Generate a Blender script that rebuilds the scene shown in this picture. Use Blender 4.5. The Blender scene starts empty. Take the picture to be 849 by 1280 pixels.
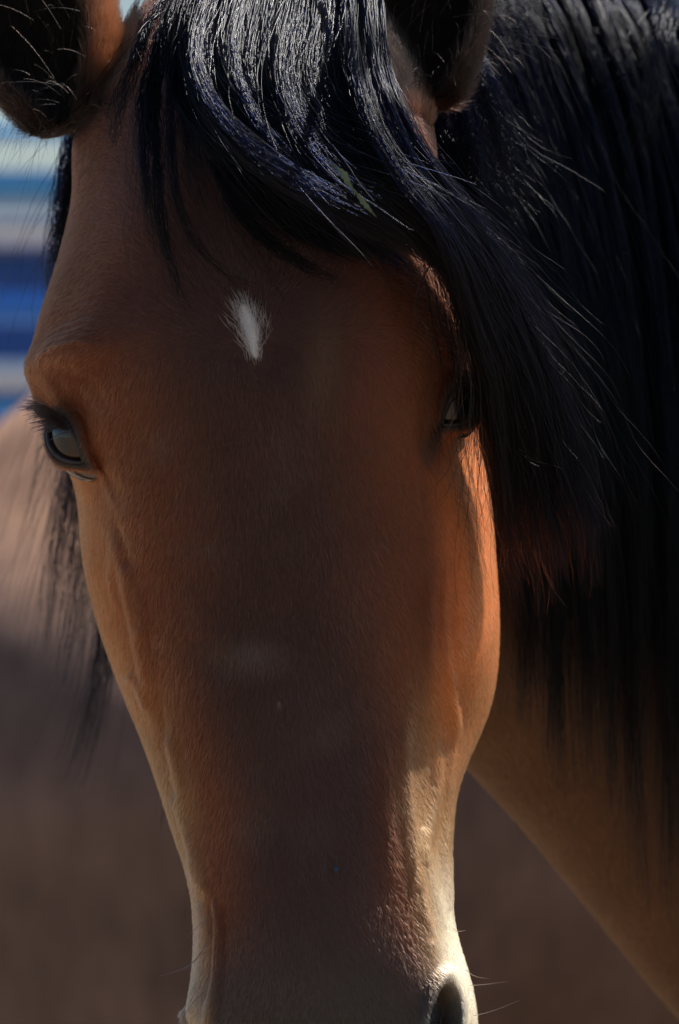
import bpy, math, random
import numpy as np
from mathutils import Vector

# ---------------------------------------------------------------- camera, world, sun, exposure
rng = np.random.default_rng(11)
random.seed(11)
S = bpy.context.scene
COL = S.collection
K, DIST, CAMZ = 0.000378, 2.4, 1.40          # metres per photo pixel at the face, camera distance, camera height
cam_d = bpy.data.cameras.new('camera')
cam = bpy.data.objects.new('camera', cam_d)
COL.objects.link(cam)
cam.location = (0, -DIST, CAMZ)
cam.rotation_euler = (math.radians(90), 0, 0)
cam_d.sensor_fit = 'VERTICAL'
cam_d.sensor_height = 36
cam_d.lens = 36 * DIST / (1280 * K)
cam_d.clip_start, cam_d.clip_end = 0.1, 6000
cam_d.dof.use_dof = True
cam_d.dof.focus_distance = 2.405
cam_d.dof.aperture_fstop = 8.5
S.camera = cam

SUN = np.array([0.535, 0.225, 0.815]); SUN /= np.linalg.norm(SUN)   # direction towards the sun: right, a little behind, high
sun_el = math.asin(SUN[2]); sun_az = math.atan2(SUN[0], SUN[1])
w = bpy.data.worlds.new('World'); S.world = w; w.use_nodes = True
nt = w.node_tree
sky = nt.nodes.new('ShaderNodeTexSky'); sky.sky_type = 'NISHITA'; sky.sun_disc = False
sky.sun_elevation = sun_el; sky.sun_rotation = sun_az
nt.nodes['Background'].inputs['Strength'].default_value = 0.052
nt.links.new(sky.outputs[0], nt.nodes['Background'].inputs[0])
sl = bpy.data.lights.new('sun', 'SUN'); sl.energy = 5.0; sl.angle = math.radians(0.53); sl.color = (1.0, 0.96, 0.90)
so = bpy.data.objects.new('sun', sl); COL.objects.link(so)
so.rotation_euler = Vector(SUN).to_track_quat('Z', 'Y').to_euler()
so.location = (3, 2, 5)
S.view_settings.view_transform = 'Standard'; S.view_settings.look = 'None'
S.view_settings.exposure = 0.85; S.view_settings.gamma = 1.0
S.render.engine = 'CYCLES'
S.cycles.use_denoising = True
S.cycles.max_bounces = 6
S.cycles.sample_clamp_indirect = 4.0

# ---------------------------------------------------------------- helpers
def link(o, parent=None, loc=None):
    COL.objects.link(o)
    if parent is not None:
        o.parent = parent
        p, q = np.zeros(3), parent
        while q is not None:
            p = p + np.array(q.location); q = q.parent
        o.location = tuple(-p) if loc is None else loc
    elif loc is not None:
        o.location = loc
    return o

def tag(o, label=None, cat=None, group=None, kind=None):
    if label: o['label'] = label
    if cat: o['category'] = cat
    if group: o['group'] = group
    if kind: o['kind'] = kind
    return o

def mesh_np(name, V, F, mat, parent=None, smooth=True, col=None):
    """one mesh from arrays; F is a list of arrays of quads and triangles"""
    me = bpy.data.meshes.new(name)
    V = np.asarray(V, np.float32)
    if isinstance(F, np.ndarray): F = [F]
    F = [np.asarray(f, np.int32) for f in F if len(f)]
    nl = sum(f.size for f in F); nf = sum(len(f) for f in F)
    me.vertices.add(len(V)); me.vertices.foreach_set('co', V.ravel())
    me.loops.add(nl); me.loops.foreach_set('vertex_index', np.concatenate([f.ravel() for f in F]))
    tot = np.concatenate([np.full(len(f), f.shape[1], np.int32) for f in F])
    me.polygons.add(nf)
    me.polygons.foreach_set('loop_start', np.concatenate([[0], np.cumsum(tot)[:-1]]).astype(np.int32))
    me.polygons.foreach_set('loop_total', tot)
    me.update(calc_edges=True); me.validate()
    me.polygons.foreach_set('use_smooth', np.full(len(me.polygons), smooth))
    if col is not None: set_col(me, col)
    if mat: me.materials.append(mat)
    o = bpy.data.objects.new(name, me)
    return link(o, parent)

def set_col(me, col):
    a = me.attributes.get('tint') or me.attributes.new('tint', 'FLOAT_COLOR', 'POINT')
    c = np.ones((len(me.vertices), 4), np.float32); c[:, :3] = col
    a.data.foreach_set('color', c.ravel())

def get_np(me):
    n = len(me.vertices); V = np.empty(n * 3, np.float32); me.vertices.foreach_get('co', V)
    N = np.empty(n * 3, np.float32); me.vertices.foreach_get('normal', N)
    return V.reshape(-1, 3).astype(float), N.reshape(-1, 3).astype(float)

def sstep(a, b, x):
    t = np.clip((x - a) / (b - a), 0, 1); return t * t * (3 - 2 * t)

def lerp(a, b, t): return a + (b - a) * t

def nspline(x, y, xq):
    """natural cubic spline, y may be (n, k)"""
    x = np.asarray(x, float); y = np.asarray(y, float); xq = np.asarray(xq, float)
    n = len(x); h = np.diff(x)
    A = np.zeros((n, n)); r = np.zeros_like(y)
    A[0, 0] = A[-1, -1] = 1
    for i in range(1, n - 1):
        A[i, i - 1], A[i, i], A[i, i + 1] = h[i - 1], 2 * (h[i - 1] + h[i]), h[i]
        r[i] = 6 * ((y[i + 1] - y[i]) / h[i] - (y[i] - y[i - 1]) / h[i - 1])
    m = np.linalg.solve(A, r)
    i = np.clip(np.searchsorted(x, xq) - 1, 0, n - 2)
    sh = (slice(None),) + (None,) * (y.ndim - 1)
    a = (x[i + 1] - xq)[sh]; b = (xq - x[i])[sh]; hh = h[i][sh]
    return (m[i] * a**3 + m[i + 1] * b**3) / (6 * hh) + (y[i] / hh - m[i] * hh / 6) * a + (y[i + 1] / hh - m[i + 1] * hh / 6) * b

def pspline_matrix(t, tq):
    """matrix taking periodic knots' values to values at tq (period 1)"""
    n = len(t); h = np.diff(np.append(t, t[0] + 1.0))
    A = np.zeros((n, n)); B = np.zeros((n, n))
    for i in range(n):
        p, q = (i - 1) % n, (i + 1) % n
        A[i, p] += h[p]; A[i, i] += 2 * (h[p] + h[i]); A[i, q] += h[i]
        B[i, q] += 6 / h[i]; B[i, i] -= 6 / h[i] + 6 / h[p]; B[i, p] += 6 / h[p]
    Mm = np.linalg.solve(A, B)
    tq = (np.asarray(tq) - t[0]) % 1.0 + t[0]
    i = np.clip(np.searchsorted(t, tq, side='right') - 1, 0, n - 1); j = (i + 1) % n
    hh = h[i]; b = tq - t[i]; a = hh - b
    I = np.eye(n)
    return (Mm[i] * (a**3)[:, None] + Mm[j] * (b**3)[:, None]) / (6 * hh)[:, None] \
        + (I[i] / hh[:, None] - Mm[i] * hh[:, None] / 6) * a[:, None] + (I[j] / hh[:, None] - Mm[j] * hh[:, None] / 6) * b[:, None]

def W(px, py, y):
    """point at depth y that stands behind photo pixel px, py"""
    px, py, y = np.broadcast_arrays(np.asarray(px, float), np.asarray(py, float), np.asarray(y, float))
    s = K * (DIST + y) / DIST
    return np.stack([(px - 424.5) * s, y, CAMZ + (640 - py) * s], -1)

def PX(P):
    s = K * (DIST + P[..., 1]) / DIST
    return P[..., 0] / s + 424.5, 640 - (P[..., 2] - CAMZ) / s

def wob(P, f, seed):
    """cheap smooth noise in about -1..1"""
    r = np.random.default_rng(seed); out = np.zeros(P.shape[:-1])
    for i in range(6):
        d = r.normal(size=3); d /= np.linalg.norm(d)
        out += np.sin((P @ d) * f * (0.6 + 0.25 * i) * 6.28 + r.uniform(0, 6.28)) * (1 - 0.1 * i)
    return out / 3.2

# ---------------------------------------------------------------- materials
def new_mat(name):
    m = bpy.data.materials.new(name); m.use_nodes = True
    return m, m.node_tree, m.node_tree.nodes['Principled BSDF']

def plain(name, c, rough=0.6, metal=0.0, noise=0.0, scale=20.0, bump=0.0, coat=0.0):
    m, t, b = new_mat(name)
    b.inputs['Roughness'].default_value = rough; b.inputs['Metallic'].default_value = metal
    b.inputs['Base Color'].default_value = (*c, 1); b.inputs['Coat Weight'].default_value = coat
    if noise or bump:
        tc = t.nodes.new('ShaderNodeTexCoord'); n = t.nodes.new('ShaderNodeTexNoise')
        n.inputs['Scale'].default_value = scale; n.inputs['Detail'].default_value = 6
        t.links.new(tc.outputs['Object'], n.inputs['Vector'])
        if noise:
            r = t.nodes.new('ShaderNodeMix'); r.data_type = 'RGBA'
            r.inputs[6].default_value = (*[x * (1 - noise) for x in c], 1)
            r.inputs[7].default_value = (*[min(1, x * (1 + noise)) for x in c], 1)
            t.links.new(n.outputs[0], r.inputs[0]); t.links.new(r.outputs[2], b.inputs['Base Color'])
        if bump:
            bp = t.nodes.new('ShaderNodeBump'); bp.inputs['Strength'].default_value = bump; bp.inputs['Distance'].default_value = 0.01
            t.links.new(n.outputs[0], bp.inputs['Height']); t.links.new(bp.outputs[0], b.inputs['Normal'])
    return m

def coat_mat(name, scale, stretch=(1, 1, 0.12), bump=0.25):
    m, t, b = new_mat(name)
    at = t.nodes.new('ShaderNodeAttribute'); at.attribute_name = 'tint'
    tc = t.nodes.new('ShaderNodeTexCoord'); mp = t.nodes.new('ShaderNodeMapping'); mp.inputs['Scale'].default_value = stretch
    n = t.nodes.new('ShaderNodeTexNoise'); n.inputs['Scale'].default_value = scale; n.inputs['Detail'].default_value = 3
    t.links.new(tc.outputs['Object'], mp.inputs[0]); t.links.new(mp.outputs[0], n.inputs['Vector'])
    n2 = t.nodes.new('ShaderNodeTexNoise'); n2.inputs['Scale'].default_value = 14; n2.inputs['Detail'].default_value = 4
    t.links.new(tc.outputs['Object'], n2.inputs['Vector'])
    ad = t.nodes.new('ShaderNodeMath'); ad.operation = 'ADD'
    t.links.new(n.outputs[0], ad.inputs[0]); t.links.new(n2.outputs[0], ad.inputs[1])
    mr = t.nodes.new('ShaderNodeMapRange'); mr.inputs[1].default_value = 0.6; mr.inputs[2].default_value = 1.4
    mr.inputs[3].default_value = 0.72; mr.inputs[4].default_value = 1.28
    t.links.new(ad.outputs[0], mr.inputs[0])
    mx = t.nodes.new('ShaderNodeMix'); mx.data_type = 'RGBA'; mx.blend_type = 'MULTIPLY'; mx.inputs[0].default_value = 1
    t.links.new(at.outputs['Color'], mx.inputs[6]); t.links.new(mr.outputs[0], mx.inputs[7])
    t.links.new(mx.outputs[2], b.inputs['Base Color'])
    bp = t.nodes.new('ShaderNodeBump'); bp.inputs['Strength'].default_value = bump; bp.inputs['Distance'].default_value = 0.001
    t.links.new(n.outputs[0], bp.inputs['Height']); t.links.new(bp.outputs[0], b.inputs['Normal'])
    b.inputs['Roughness'].default_value = 0.55; b.inputs['Specular IOR Level'].default_value = 0.25
    return m

def hair_mat(name, rough, radial=0.35, coat=0.0, rnd=0.15, ior=1.5):
    m = bpy.data.materials.new(name); m.use_nodes = True; t = m.node_tree
    t.nodes.remove(t.nodes['Principled BSDF'])
    h = t.nodes.new('ShaderNodeBsdfHairPrincipled'); h.parametrization = 'COLOR'
    at = t.nodes.new('ShaderNodeAttribute'); at.attribute_name = 'tint'
    t.links.new(at.outputs['Color'], h.inputs['Color'])
    h.inputs['Roughness'].default_value = rough; h.inputs['Radial Roughness'].default_value = radial
    h.inputs['IOR'].default_value = ior; h.inputs['Coat'].default_value = coat; h.inputs['Random Roughness'].default_value = rnd
    t.links.new(h.outputs[0], t.nodes['Material Output'].inputs['Surface'])
    return m

M_coat = coat_mat('bay_coat', 900)
M_coat2 = coat_mat('rear_horse_coat', 60, (1, 1, 0.35), 0.2)
M_fur = hair_mat('coat_fur', 0.42, 0.6, ior=1.44)
M_mane = hair_mat('mane_hair', 0.15, 0.28, rnd=.35, ior=1.36)
M_hoof = plain('hoof_horn', (0.05, 0.04, 0.03), 0.5)

def hair_obj(name, P, rad, col, mat, parent):
    N, M = P.shape[:2]
    cu = bpy.data.hair_curves.new(name); cu.add_curves([M] * N)
    cu.points.foreach_set('position', np.ascontiguousarray(P, np.float32).ravel())
    a = cu.attributes.get('radius') or cu.attributes.new('radius', 'FLOAT', 'POINT')
    a.data.foreach_set('value', np.ascontiguousarray(np.broadcast_to(rad, (N, M)), np.float32).ravel())
    c = np.ones((N, M, 4), np.float32); c[..., :3] = col
    a = cu.attributes.new('tint', 'FLOAT_COLOR', 'POINT'); a.data.foreach_set('color', c.ravel())
    cu.materials.append(mat)
    o = bpy.data.objects.new(name, cu)
    return link(o, parent)

# ---------------------------------------------------------------- the setting
def grid_mesh(name, x0, x1, y0, y1, nx, ny, hf, mat, kind='structure'):
    xs = np.linspace(x0, x1, nx); ys = np.linspace(y0, y1, ny)
    X, Y = np.meshgrid(xs, ys); Z = hf(X, Y)
    V = np.stack([X, Y, Z], -1).reshape(-1, 3)
    i = (np.arange(ny - 1)[:, None] * nx + np.arange(nx - 1)[None]).ravel()
    o = mesh_np(name, V, np.stack([i, i + 1, i + nx + 1, i + nx], -1), mat)
    o['kind'] = kind
    return o

M_dirt = plain('dry_dirt', (0.17, 0.125, 0.09), 0.95, noise=0.35, scale=3.0, bump=0.5)
M_hill = plain('dry_hill', (0.17, 0.17, 0.10), 0.95, noise=0.35, scale=0.02)
gr = []
for a, b, n in ((-2500, -30, 12), (-30, 30, 90), (30, 2500, 12)): gr += list(np.linspace(a, b, n))
gx = np.unique(np.array(gr))
X, Y = np.meshgrid(gx, gx)
Z = (np.sin(X * 2.1 + Y * 1.3) * 0.012 + np.sin(X * 0.9 - Y * 2.7) * 0.012) * (np.hypot(X, Y) < 30)
n_ = len(gx); i_ = (np.arange(n_ - 1)[:, None] * n_ + np.arange(n_ - 1)[None]).ravel()
g = mesh_np('ground', np.stack([X, Y, Z], -1).reshape(-1, 3), np.stack([i_, i_ + 1, i_ + n_ + 1, i_ + n_], -1), M_dirt)
g['kind'] = 'structure'
def hillf(X, Y):
    e = np.exp(-((Y - 420) / 130.0) ** 2)
    return e * (27 + 4 * np.sin(X * 0.011) + 2.5 * np.sin(X * 0.027 + 1) + 2 * np.sin(X * 0.07)) - 1.5
hl = grid_mesh('hills', -900, 900, 100, 780, 120, 50, hillf, M_hill)

def box(x0, x1, y0, y1, z0, z1):
    V = np.array([(x, y, z) for z in (z0, z1) for y in (y0, y1) for x in (x0, x1)], float)
    F = np.array([(0, 2, 3, 1), (4, 5, 7, 6), (0, 1, 5, 4), (2, 6, 7, 3), (0, 4, 6, 2), (1, 3, 7, 5)])
    return V, F

def bm_box(name, dims, mat, parent, bevel=0.0):
    V, F = box(*dims)
    o = mesh_np(name, V, F, mat, parent, smooth=False)
    if bevel:
        b = o.modifiers.new('edge', 'BEVEL'); b.width = bevel; b.segments = 2
    return o

def tube(pts, r, n=12):
    """closed tube along pts with radius r (scalar or per point)"""
    pts = np.asarray(pts, float); m = len(pts); r = np.broadcast_to(np.asarray(r, float), (m,))
    T = np.gradient(pts, axis=0); T /= np.linalg.norm(T, axis=1)[:, None]
    ref = np.array([0, 0, 1.0]) if abs(T[0, 2]) < 0.9 else np.array([1.0, 0, 0])
    A = np.cross(T, ref); A /= np.linalg.norm(A, axis=1)[:, None]; B = np.cross(T, A)
    th = np.linspace(0, 2 * np.pi, n, endpoint=False)
    R = pts[:, None] + r[:, None, None] * (A[:, None] * np.cos(th)[None, :, None] + B[:, None] * np.sin(th)[None, :, None])
    V = np.concatenate([R.reshape(-1, 3), pts[:1], pts[-1:]])
    i = np.arange(m - 1)[:, None] * n; j = np.arange(n)[None]; j2 = (j + 1) % n
    Q = np.stack([i + j, i + n + j, i + n + j2, i + j2], -1).reshape(-1, 4)
    c0 = m * n; J = np.arange(n); J2 = (J + 1) % n
    Tt = np.concatenate([np.stack([J, J2, np.full(n, c0)], -1), np.stack([(m - 1) * n + J2, (m - 1) * n + J, np.full(n, c0 + 1)], -1)])
    return V, [Q, Tt]

# blue pipe corral fence behind the horses
M_rail = plain('blue_rail_paint', (0.10, 0.42, 0.82), 0.35, noise=0.12, scale=6)
M_rail_w = plain('pale_rail_paint', (0.74, 0.83, 0.88), 0.4, noise=0.1, scale=6)
M_deep = plain('deep_blue_paint', (0.014, 0.10, 0.45), 0.45, noise=0.2, scale=4)
M_roof = plain('pale_roof_metal', (0.42, 0.50, 0.56), 0.45, noise=0.12, scale=2)
M_mid = plain('mid_blue_paint', (0.045, 0.24, 0.80), 0.4, noise=.15, scale=5)
FY = 2.75
fence = bpy.data.objects.new('corral_fence', None); link(fence, None, (-1.2, FY, 0))
tag(fence, 'blue pipe corral fence with pale top rails standing out of focus behind the horses', 'fence')
def zf(py, y): return CAMZ + (640 - py) * K * (DIST + y) / DIST
for py, r, mm in ((166, 0.007, M_rail), (232, 0.0155, M_rail), (286, 0.018, M_rail_w), (385, 0.017, M_mid), (470, 0.017, M_rail_w), (512, 0.010, M_rail), (640, 0.016, M_mid), (790, 0.016, M_mid), (980, .016, M_mid)):
    z = zf(py, FY)
    V, F = tube([(-5.2, FY, z), (-2, FY, z), (0.5, FY, z), (3.6, FY, z)], r, 14)
    mesh_np('rail', V, F, mm, fence)
for x in (-5.2, -2.75, -0.9, 1.35, 3.6):
    V, F = tube([(x, FY + 0.05, -0.05), (x, FY + 0.05, 1.0), (x, FY + 0.05, 1.80)], 0.032, 14)
    mesh_np('post', V, F, M_rail, fence)
# blue shed beyond the fence
shed = bpy.data.objects.new('shed', None); link(shed, None, (-2.2, 10.2, 0))
tag(shed, 'low deep blue metal shed with a pale roof far behind the fence', 'shed')
SY = 9.2
ztop = zf(312, SY)
bm_box('wall', (-6.0, 2.2, SY, SY + 3, 0, ztop), M_deep, shed)
for i in range(41):
    x = -5.95 + i * 0.2
    bm_box('rib', (x, x + 0.03, SY - 0.02, SY + 0.001, 0.02, ztop - 0.01), M_deep, shed)
bm_box('roof', (-6.2, 2.4, SY - 0.25, SY + 3.2, ztop + 0.002, ztop + 0.10), M_roof, shed, 0.01)
bm_box('door', (-4.2, -3.2, SY - 0.035, SY - 0.022, 0.02, 1.85), M_rail_w, shed)

# ---------------------------------------------------------------- implicit bodies
def surface_nets(f, lo, hi, h):
    n = np.ceil((np.array(hi) - lo) / h).astype(int) + 1
    ax = [lo[i] + np.arange(n[i]) * h for i in range(3)]
    G = np.stack(np.meshgrid(*ax, indexing='ij'), -1)
    v = f(G)
    s = v < 0
    c = np.zeros(tuple(n - 1), int)
    for dx in (0, 1):
        for dy in (0, 1):
            for dz in (0, 1):
                c += s[dx:n[0] - 1 + dx, dy:n[1] - 1 + dy, dz:n[2] - 1 + dz]
    act = (c > 0) & (c < 8)
    idx = np.full(act.shape, -1); idx[act] = np.arange(act.sum())
    I = np.argwhere(act)
    acc = np.zeros((len(I), 3)); cnt = np.zeros(len(I))
    cor = [np.array((a, b, d)) for a in (0, 1) for b in (0, 1) for d in (0, 1)]
    for a in cor:
        for k in range(3):
            if a[k]: continue
            b = a.copy(); b[k] = 1
            va = v[tuple((I + a).T)]; vb = v[tuple((I + b).T)]
            m = (va < 0) != (vb < 0)
            t = np.where(m, va / np.where(m, va - vb, 1), 0)
            acc[m] += (a + (b - a) * t[:, None])[m]; cnt[m] += 1
    V = np.array(lo) + (I + acc / cnt[:, None]) * h
    Q = []
    for k in range(3):
        sl0 = [slice(None)] * 3; sl1 = [slice(None)] * 3
        sl0[k] = slice(0, -1); sl1[k] = slice(1, None)
        e = s[tuple(sl0)] != s[tuple(sl1)]
        E = np.argwhere(e); u, w_ = (k + 1) % 3, (k + 2) % 3
        E = E[(E[:, u] > 0) & (E[:, w_] > 0) & (E[:, u] < n[u] - 1) & (E[:, w_] < n[w_] - 1)]
        du = np.eye(3, dtype=int)[u]; dw = np.eye(3, dtype=int)[w_]
        q = np.stack([idx[tuple((E - a).T)] for a in (du + dw, dw, 0 * du, du)], -1)
        ins = s[tuple(E.T)]
        q[~ins] = q[~ins][:, ::-1]
        Q.append(q)
    return V, np.concatenate(Q)

def smin(a, b, k):
    h = np.clip(0.5 + 0.5 * (b - a) / k, 0, 1)
    return b + (a - b) * h - k * h * (1 - h)

def horse_sdf(caps, k=0.07):
    def f(P):
        out = None
        for a, ra, b, rb, sy in caps:
            a = np.array(a, float); b = np.array(b, float); Sx = np.array([1, sy, 1])
            A, B, Q = a * Sx, b * Sx, P * Sx
            d = B - A; t = np.clip(((Q - A) @ d) / max(d @ d, 1e-9), 0, 1)
            v = (np.linalg.norm(Q - A - t[..., None] * d, axis=-1) - (ra + (rb - ra) * t)) / max(1, sy) ** 0.5
            kk = k if min(ra, rb) > 0.1 else 0.03
            out = v if out is None else smin(out, v, kk)
        return out
    return f

def body_caps(head=True):
    c = [((-.42, 0, 1.16), .29, (.30, 0, 1.12), .30, 1.06), ((-.58, 0, 1.20), .25, (-.40, 0, 1.17), .28, 1),
         ((-.72, 0, 1.18), .16, (-.55, 0, 1.25), .22, 1), ((.28, 0, 1.32), .14, (.52, 0, 1.20), .20, 1.3),
         ((.50, 0, 1.08), .24, (.40, 0, 1.02), .25, 1.05), ((.0, 0, 1.25), .20, (.3, 0, 1.31), .15, 1.2)]
    for s in (-1, 1):
        c += [((.42, .17 * s, 1.10), .17, (.50, .17 * s, .88), .11, 1), ((.50, .16 * s, .90), .095, (.47, .15 * s, .52), .052, 1),
              ((.47, .15 * s, .52), .05, (.47, .15 * s, .18), .034, 1), ((.47, .15 * s, .16), .045, (.52, .15 * s, .06), .05, 1),
              ((-.62, .15 * s, 1.12), .23, (-.58, .17 * s, .84), .17, 1), ((-.52, .17 * s, .82), .11, (-.74, .16 * s, .55), .06, 1),
              ((-.74, .16 * s, .55), .058, (-.70, .16 * s, .18), .036, 1), ((-.70, .16 * s, .16), .045, (-.65, .16 * s, .06), .05, 1)]
    if head:
        c += [((.50, 0, 1.20), .22, (.80, 0, 1.42), .16, 1.6), ((.80, 0, 1.42), .16, (1.10, 0, 1.66), .115, 1.6),
              ((1.10, 0, 1.66), .11, (1.26, 0, 1.52), .115, 1.35), ((1.26, 0, 1.52), .10, (1.47, 0, 1.27), .055, 1.2),
              ((1.45, 0, 1.28), .06, (1.50, 0, 1.22), .055, 1.1)]
        for s in (-1, 1):
            c += [((1.08, .06 * s, 1.75), .028, (1.09, .075 * s, 1.90), .008, 1)]
    return c

def rot_place(V, yaw, loc, sc=1.0):
    c, s_ = math.cos(yaw), math.sin(yaw)
    R = np.array([[c, -s_, 0], [s_, c, 0], [0, 0, 1]])
    return (V * sc) @ R.T + np.array(loc)

# ---------------------------------------------------------------- hair locks
def resample(poly, M):
    poly = np.asarray(poly, float)
    d = np.concatenate([[0], np.cumsum(np.linalg.norm(np.diff(poly, axis=0), axis=1))]); d /= d[-1]
    return nspline(d, poly, np.linspace(0, 1, M))

def strands_from(center, n, r0, r1, wave=0.0, spread=1.0, fly=0.0, trim=0.25, curl=0.0, micro=0.00035):
    """n strands round a centre line (M,3): offsets r0 at the root to r1 at the tip"""
    M = len(center); t = np.linspace(0, 1, M)
    T = np.gradient(center, axis=0); T /= np.linalg.norm(T, axis=1)[:, None]
    A = np.cross(T, np.array([0, 1.0, 0.02])); A /= np.linalg.norm(A, axis=1)[:, None] + 1e-9; B = np.cross(T, A)
    ang = rng.uniform(0, 6.283, n); rr = np.sqrt(rng.uniform(0, 1, n))
    a, b = rr * np.cos(ang), rr * np.sin(ang)
    R = (r0 + (r1 - r0) * t)
    mf = rng.uniform(4, 11, (n, 1)); mp = rng.uniform(0, 6.28, (n, 2)); ma = micro * rng.uniform(.2, 1, (n, 1)) * np.minimum(1, 4 * t)[None]
    ph = rng.uniform(0, 6.283, (n, 4)); fr = rng.uniform(0.6, 2.4, (n, 2))
    wa = wave * rng.uniform(0.2, 1.0, (n, 1)) * t[None] ** 0.7
    oa = a[:, None] * R[None] * spread + wa * np.sin(6.283 * fr[:, :1] * t[None] + ph[:, :1])
    ob = b[:, None] * R[None] + wa * 0.6 * np.sin(6.283 * fr[:, 1:] * t[None] + ph[:, 1:2])
    oa = oa + ma * np.sin(6.283 * mf * t[None] + mp[:, :1]); ob = ob + ma * np.sin(6.283 * mf * .8 * t[None] + mp[:, 1:2])
    if fly:
        m = rng.uniform(0, 1, n) < fly
        k = rng.normal(0, 1, (n, 1)) * 0.016 * t[None] ** 2.2
        oa = oa + np.where(m[:, None], k, 0); ob = ob + np.where(m[:, None], rng.normal(0, 1, (n, 1)) * 0.010 * t[None] ** 2, 0)
    if curl:
        cf = rng.uniform(2.5, 5.5, (n, 1))
        oa = oa + curl * t[None] ** 2.5 * np.sin(6.283 * cf * t[None] + ph[:, 2:3]); ob = ob + curl * t[None] ** 2.5 * np.cos(6.283 * cf * t[None] + ph[:, 3:4])
    L = 1 - trim * rng.uniform(0, 1, n) ** 1.5                     # each strand its own length
    tt = t[None] * L[:, None] * (M - 1); i = np.clip(tt.astype(int), 0, M - 2); f = tt - i
    C = center[i] + (center[i + 1] - center[i]) * f[..., None]
    return C + A[None] * oa[..., None] + B[None] * ob[..., None]

def family(ga, gb, nlock, nstr, r0, r1, M=22, jit=6.0, dj=0.004, cut=0.0, **kw):
    """locks spread between two boundary guides of (px, py, depth)"""
    ga, gb = np.array(ga, float), np.array(gb, float); out = []
    for q in range(nlock):
        s = np.clip((q + rng.uniform(0, 1)) / nlock, 0, 1)
        g = lerp(ga, gb, s); m = len(g)
        j = rng.normal(0, jit) + np.cumsum(rng.normal(0, jit * 0.35, m))
        g[:, 0] += j; g[:, 1] += rng.normal(0, jit) * np.linspace(0.3, 1.2, m)
        g[:, 2] += rng.normal(0, dj)
        cen_ = resample(W(g[:, 0], g[:, 1], g[:, 2]), M)
        if cut:
            x = np.linspace(0, (M - 1) * (1 - cut * rng.uniform(0, 1)), M); i = np.clip(x.astype(int), 0, M - 2)
            cen_ = cen_[i] + (cen_[i + 1] - cen_[i]) * (x - i)[:, None]
        out.append(strands_from(cen_, nstr, r0 * rng.uniform(0.7, 1.3), r1 * rng.uniform(0.6, 1.5), **kw))
    return np.concatenate(out)

def hair_cols(P, root, tip, gam=1.5, jit=0.25):
    n, M = P.shape[:2]; t = np.linspace(0, 1, M)[None, :, None] ** gam
    c = np.array(root) + (np.array(tip) - np.array(root)) * t
    return np.clip(c * (1 + jit * rng.normal(0, 1, (n, 1, 1))), 0.00002, 1)

def taper(P, r):
    M = P.shape[1]; t = np.linspace(0, 1, M)
    return (r * rng.uniform(0.7, 1.25, (len(P), 1))) * (1 - 0.65 * t[None] ** 3)

# ---------------------------------------------------------------- second horse, standing across behind
H2 = bpy.data.objects.new('horse', None); link(H2, None, (0.515, 1.62, 0))
tag(H2, 'brown horse standing broadside behind, its sunlit rump left of the front horse', 'horse')
V, Q = surface_nets(horse_sdf(body_caps(True)), (-1.1, -.6, -.03), (1.75, .6, 2.05), 0.016)
V[:, 2] = np.maximum(V[:, 2], 0.0)
V = rot_place(V, math.radians(3), (0.515, 1.62, 0), 1.052)
V += (wob(V, 2.2, 5) * 0.006)[:, None] * np.array([0, 1, 0.3])
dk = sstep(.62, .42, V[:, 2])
c2 = lerp(np.array([.19, .125, .10]), np.array([.60, .34, .215]), sstep(1.30, 1.46, V[:, 2] + .03 * wob(V, 2, 77))[:, None]) * (1 + 0.22 * wob(V, 1.6, 9) + 0.2 * wob(V, 6, 19) + .12 * wob(V, 13, 29))[:, None]  # back painted pale as sunlit, flank darker as shaded, plus random mottling
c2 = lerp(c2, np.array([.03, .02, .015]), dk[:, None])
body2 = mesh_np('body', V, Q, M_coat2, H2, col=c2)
# its mane, tail, eyes
crest = rot_place(np.array([(.42, 0, 1.45), (.62, 0, 1.52), (.85, 0, 1.62), (1.05, 0, 1.78)]), math.radians(3), (0.515, 1.62, 0), 1.052)
cr = resample(crest, 40); L = []
for i in range(40):
    c0 = cr[i]; s_ = rng.choice([-1, 1])
    g = np.array([c0 + (0, 0, .01), c0 + (rng.normal(0, .02), -.09 * s_, -.06), c0 + (rng.normal(0, .03), -.14 * s_, -.22), c0 + (rng.normal(0, .03), -.16 * s_, -.34)])
    L.append(strands_from(resample(g, 12), 40, .010, .012, wave=.006))
P = np.concatenate(L); hair_obj('mane', P, taper(P, .0005), hair_cols(P, (.012, .010, .010), (.02, .014, .01)), M_mane, H2)
tl = rot_place(np.array([(-.84, 0, 1.27), (-.92, -.06, 1.22), (-.90, -.22, .98), (-.86, -.30, .55)]), math.radians(3), (0.515, 1.62, 0), 1.052)
P = strands_from(resample(tl, 16), 700, .02, .06, wave=.01)
hair_obj('tail', P, taper(P, .0006), hair_cols(P, (.012, .010, .010), (.02, .014, .01)), M_mane, H2)
M_eye_dark = plain('dark_eye', (0.01, 0.006, 0.004), 0.08, coat=1.0)
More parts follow.
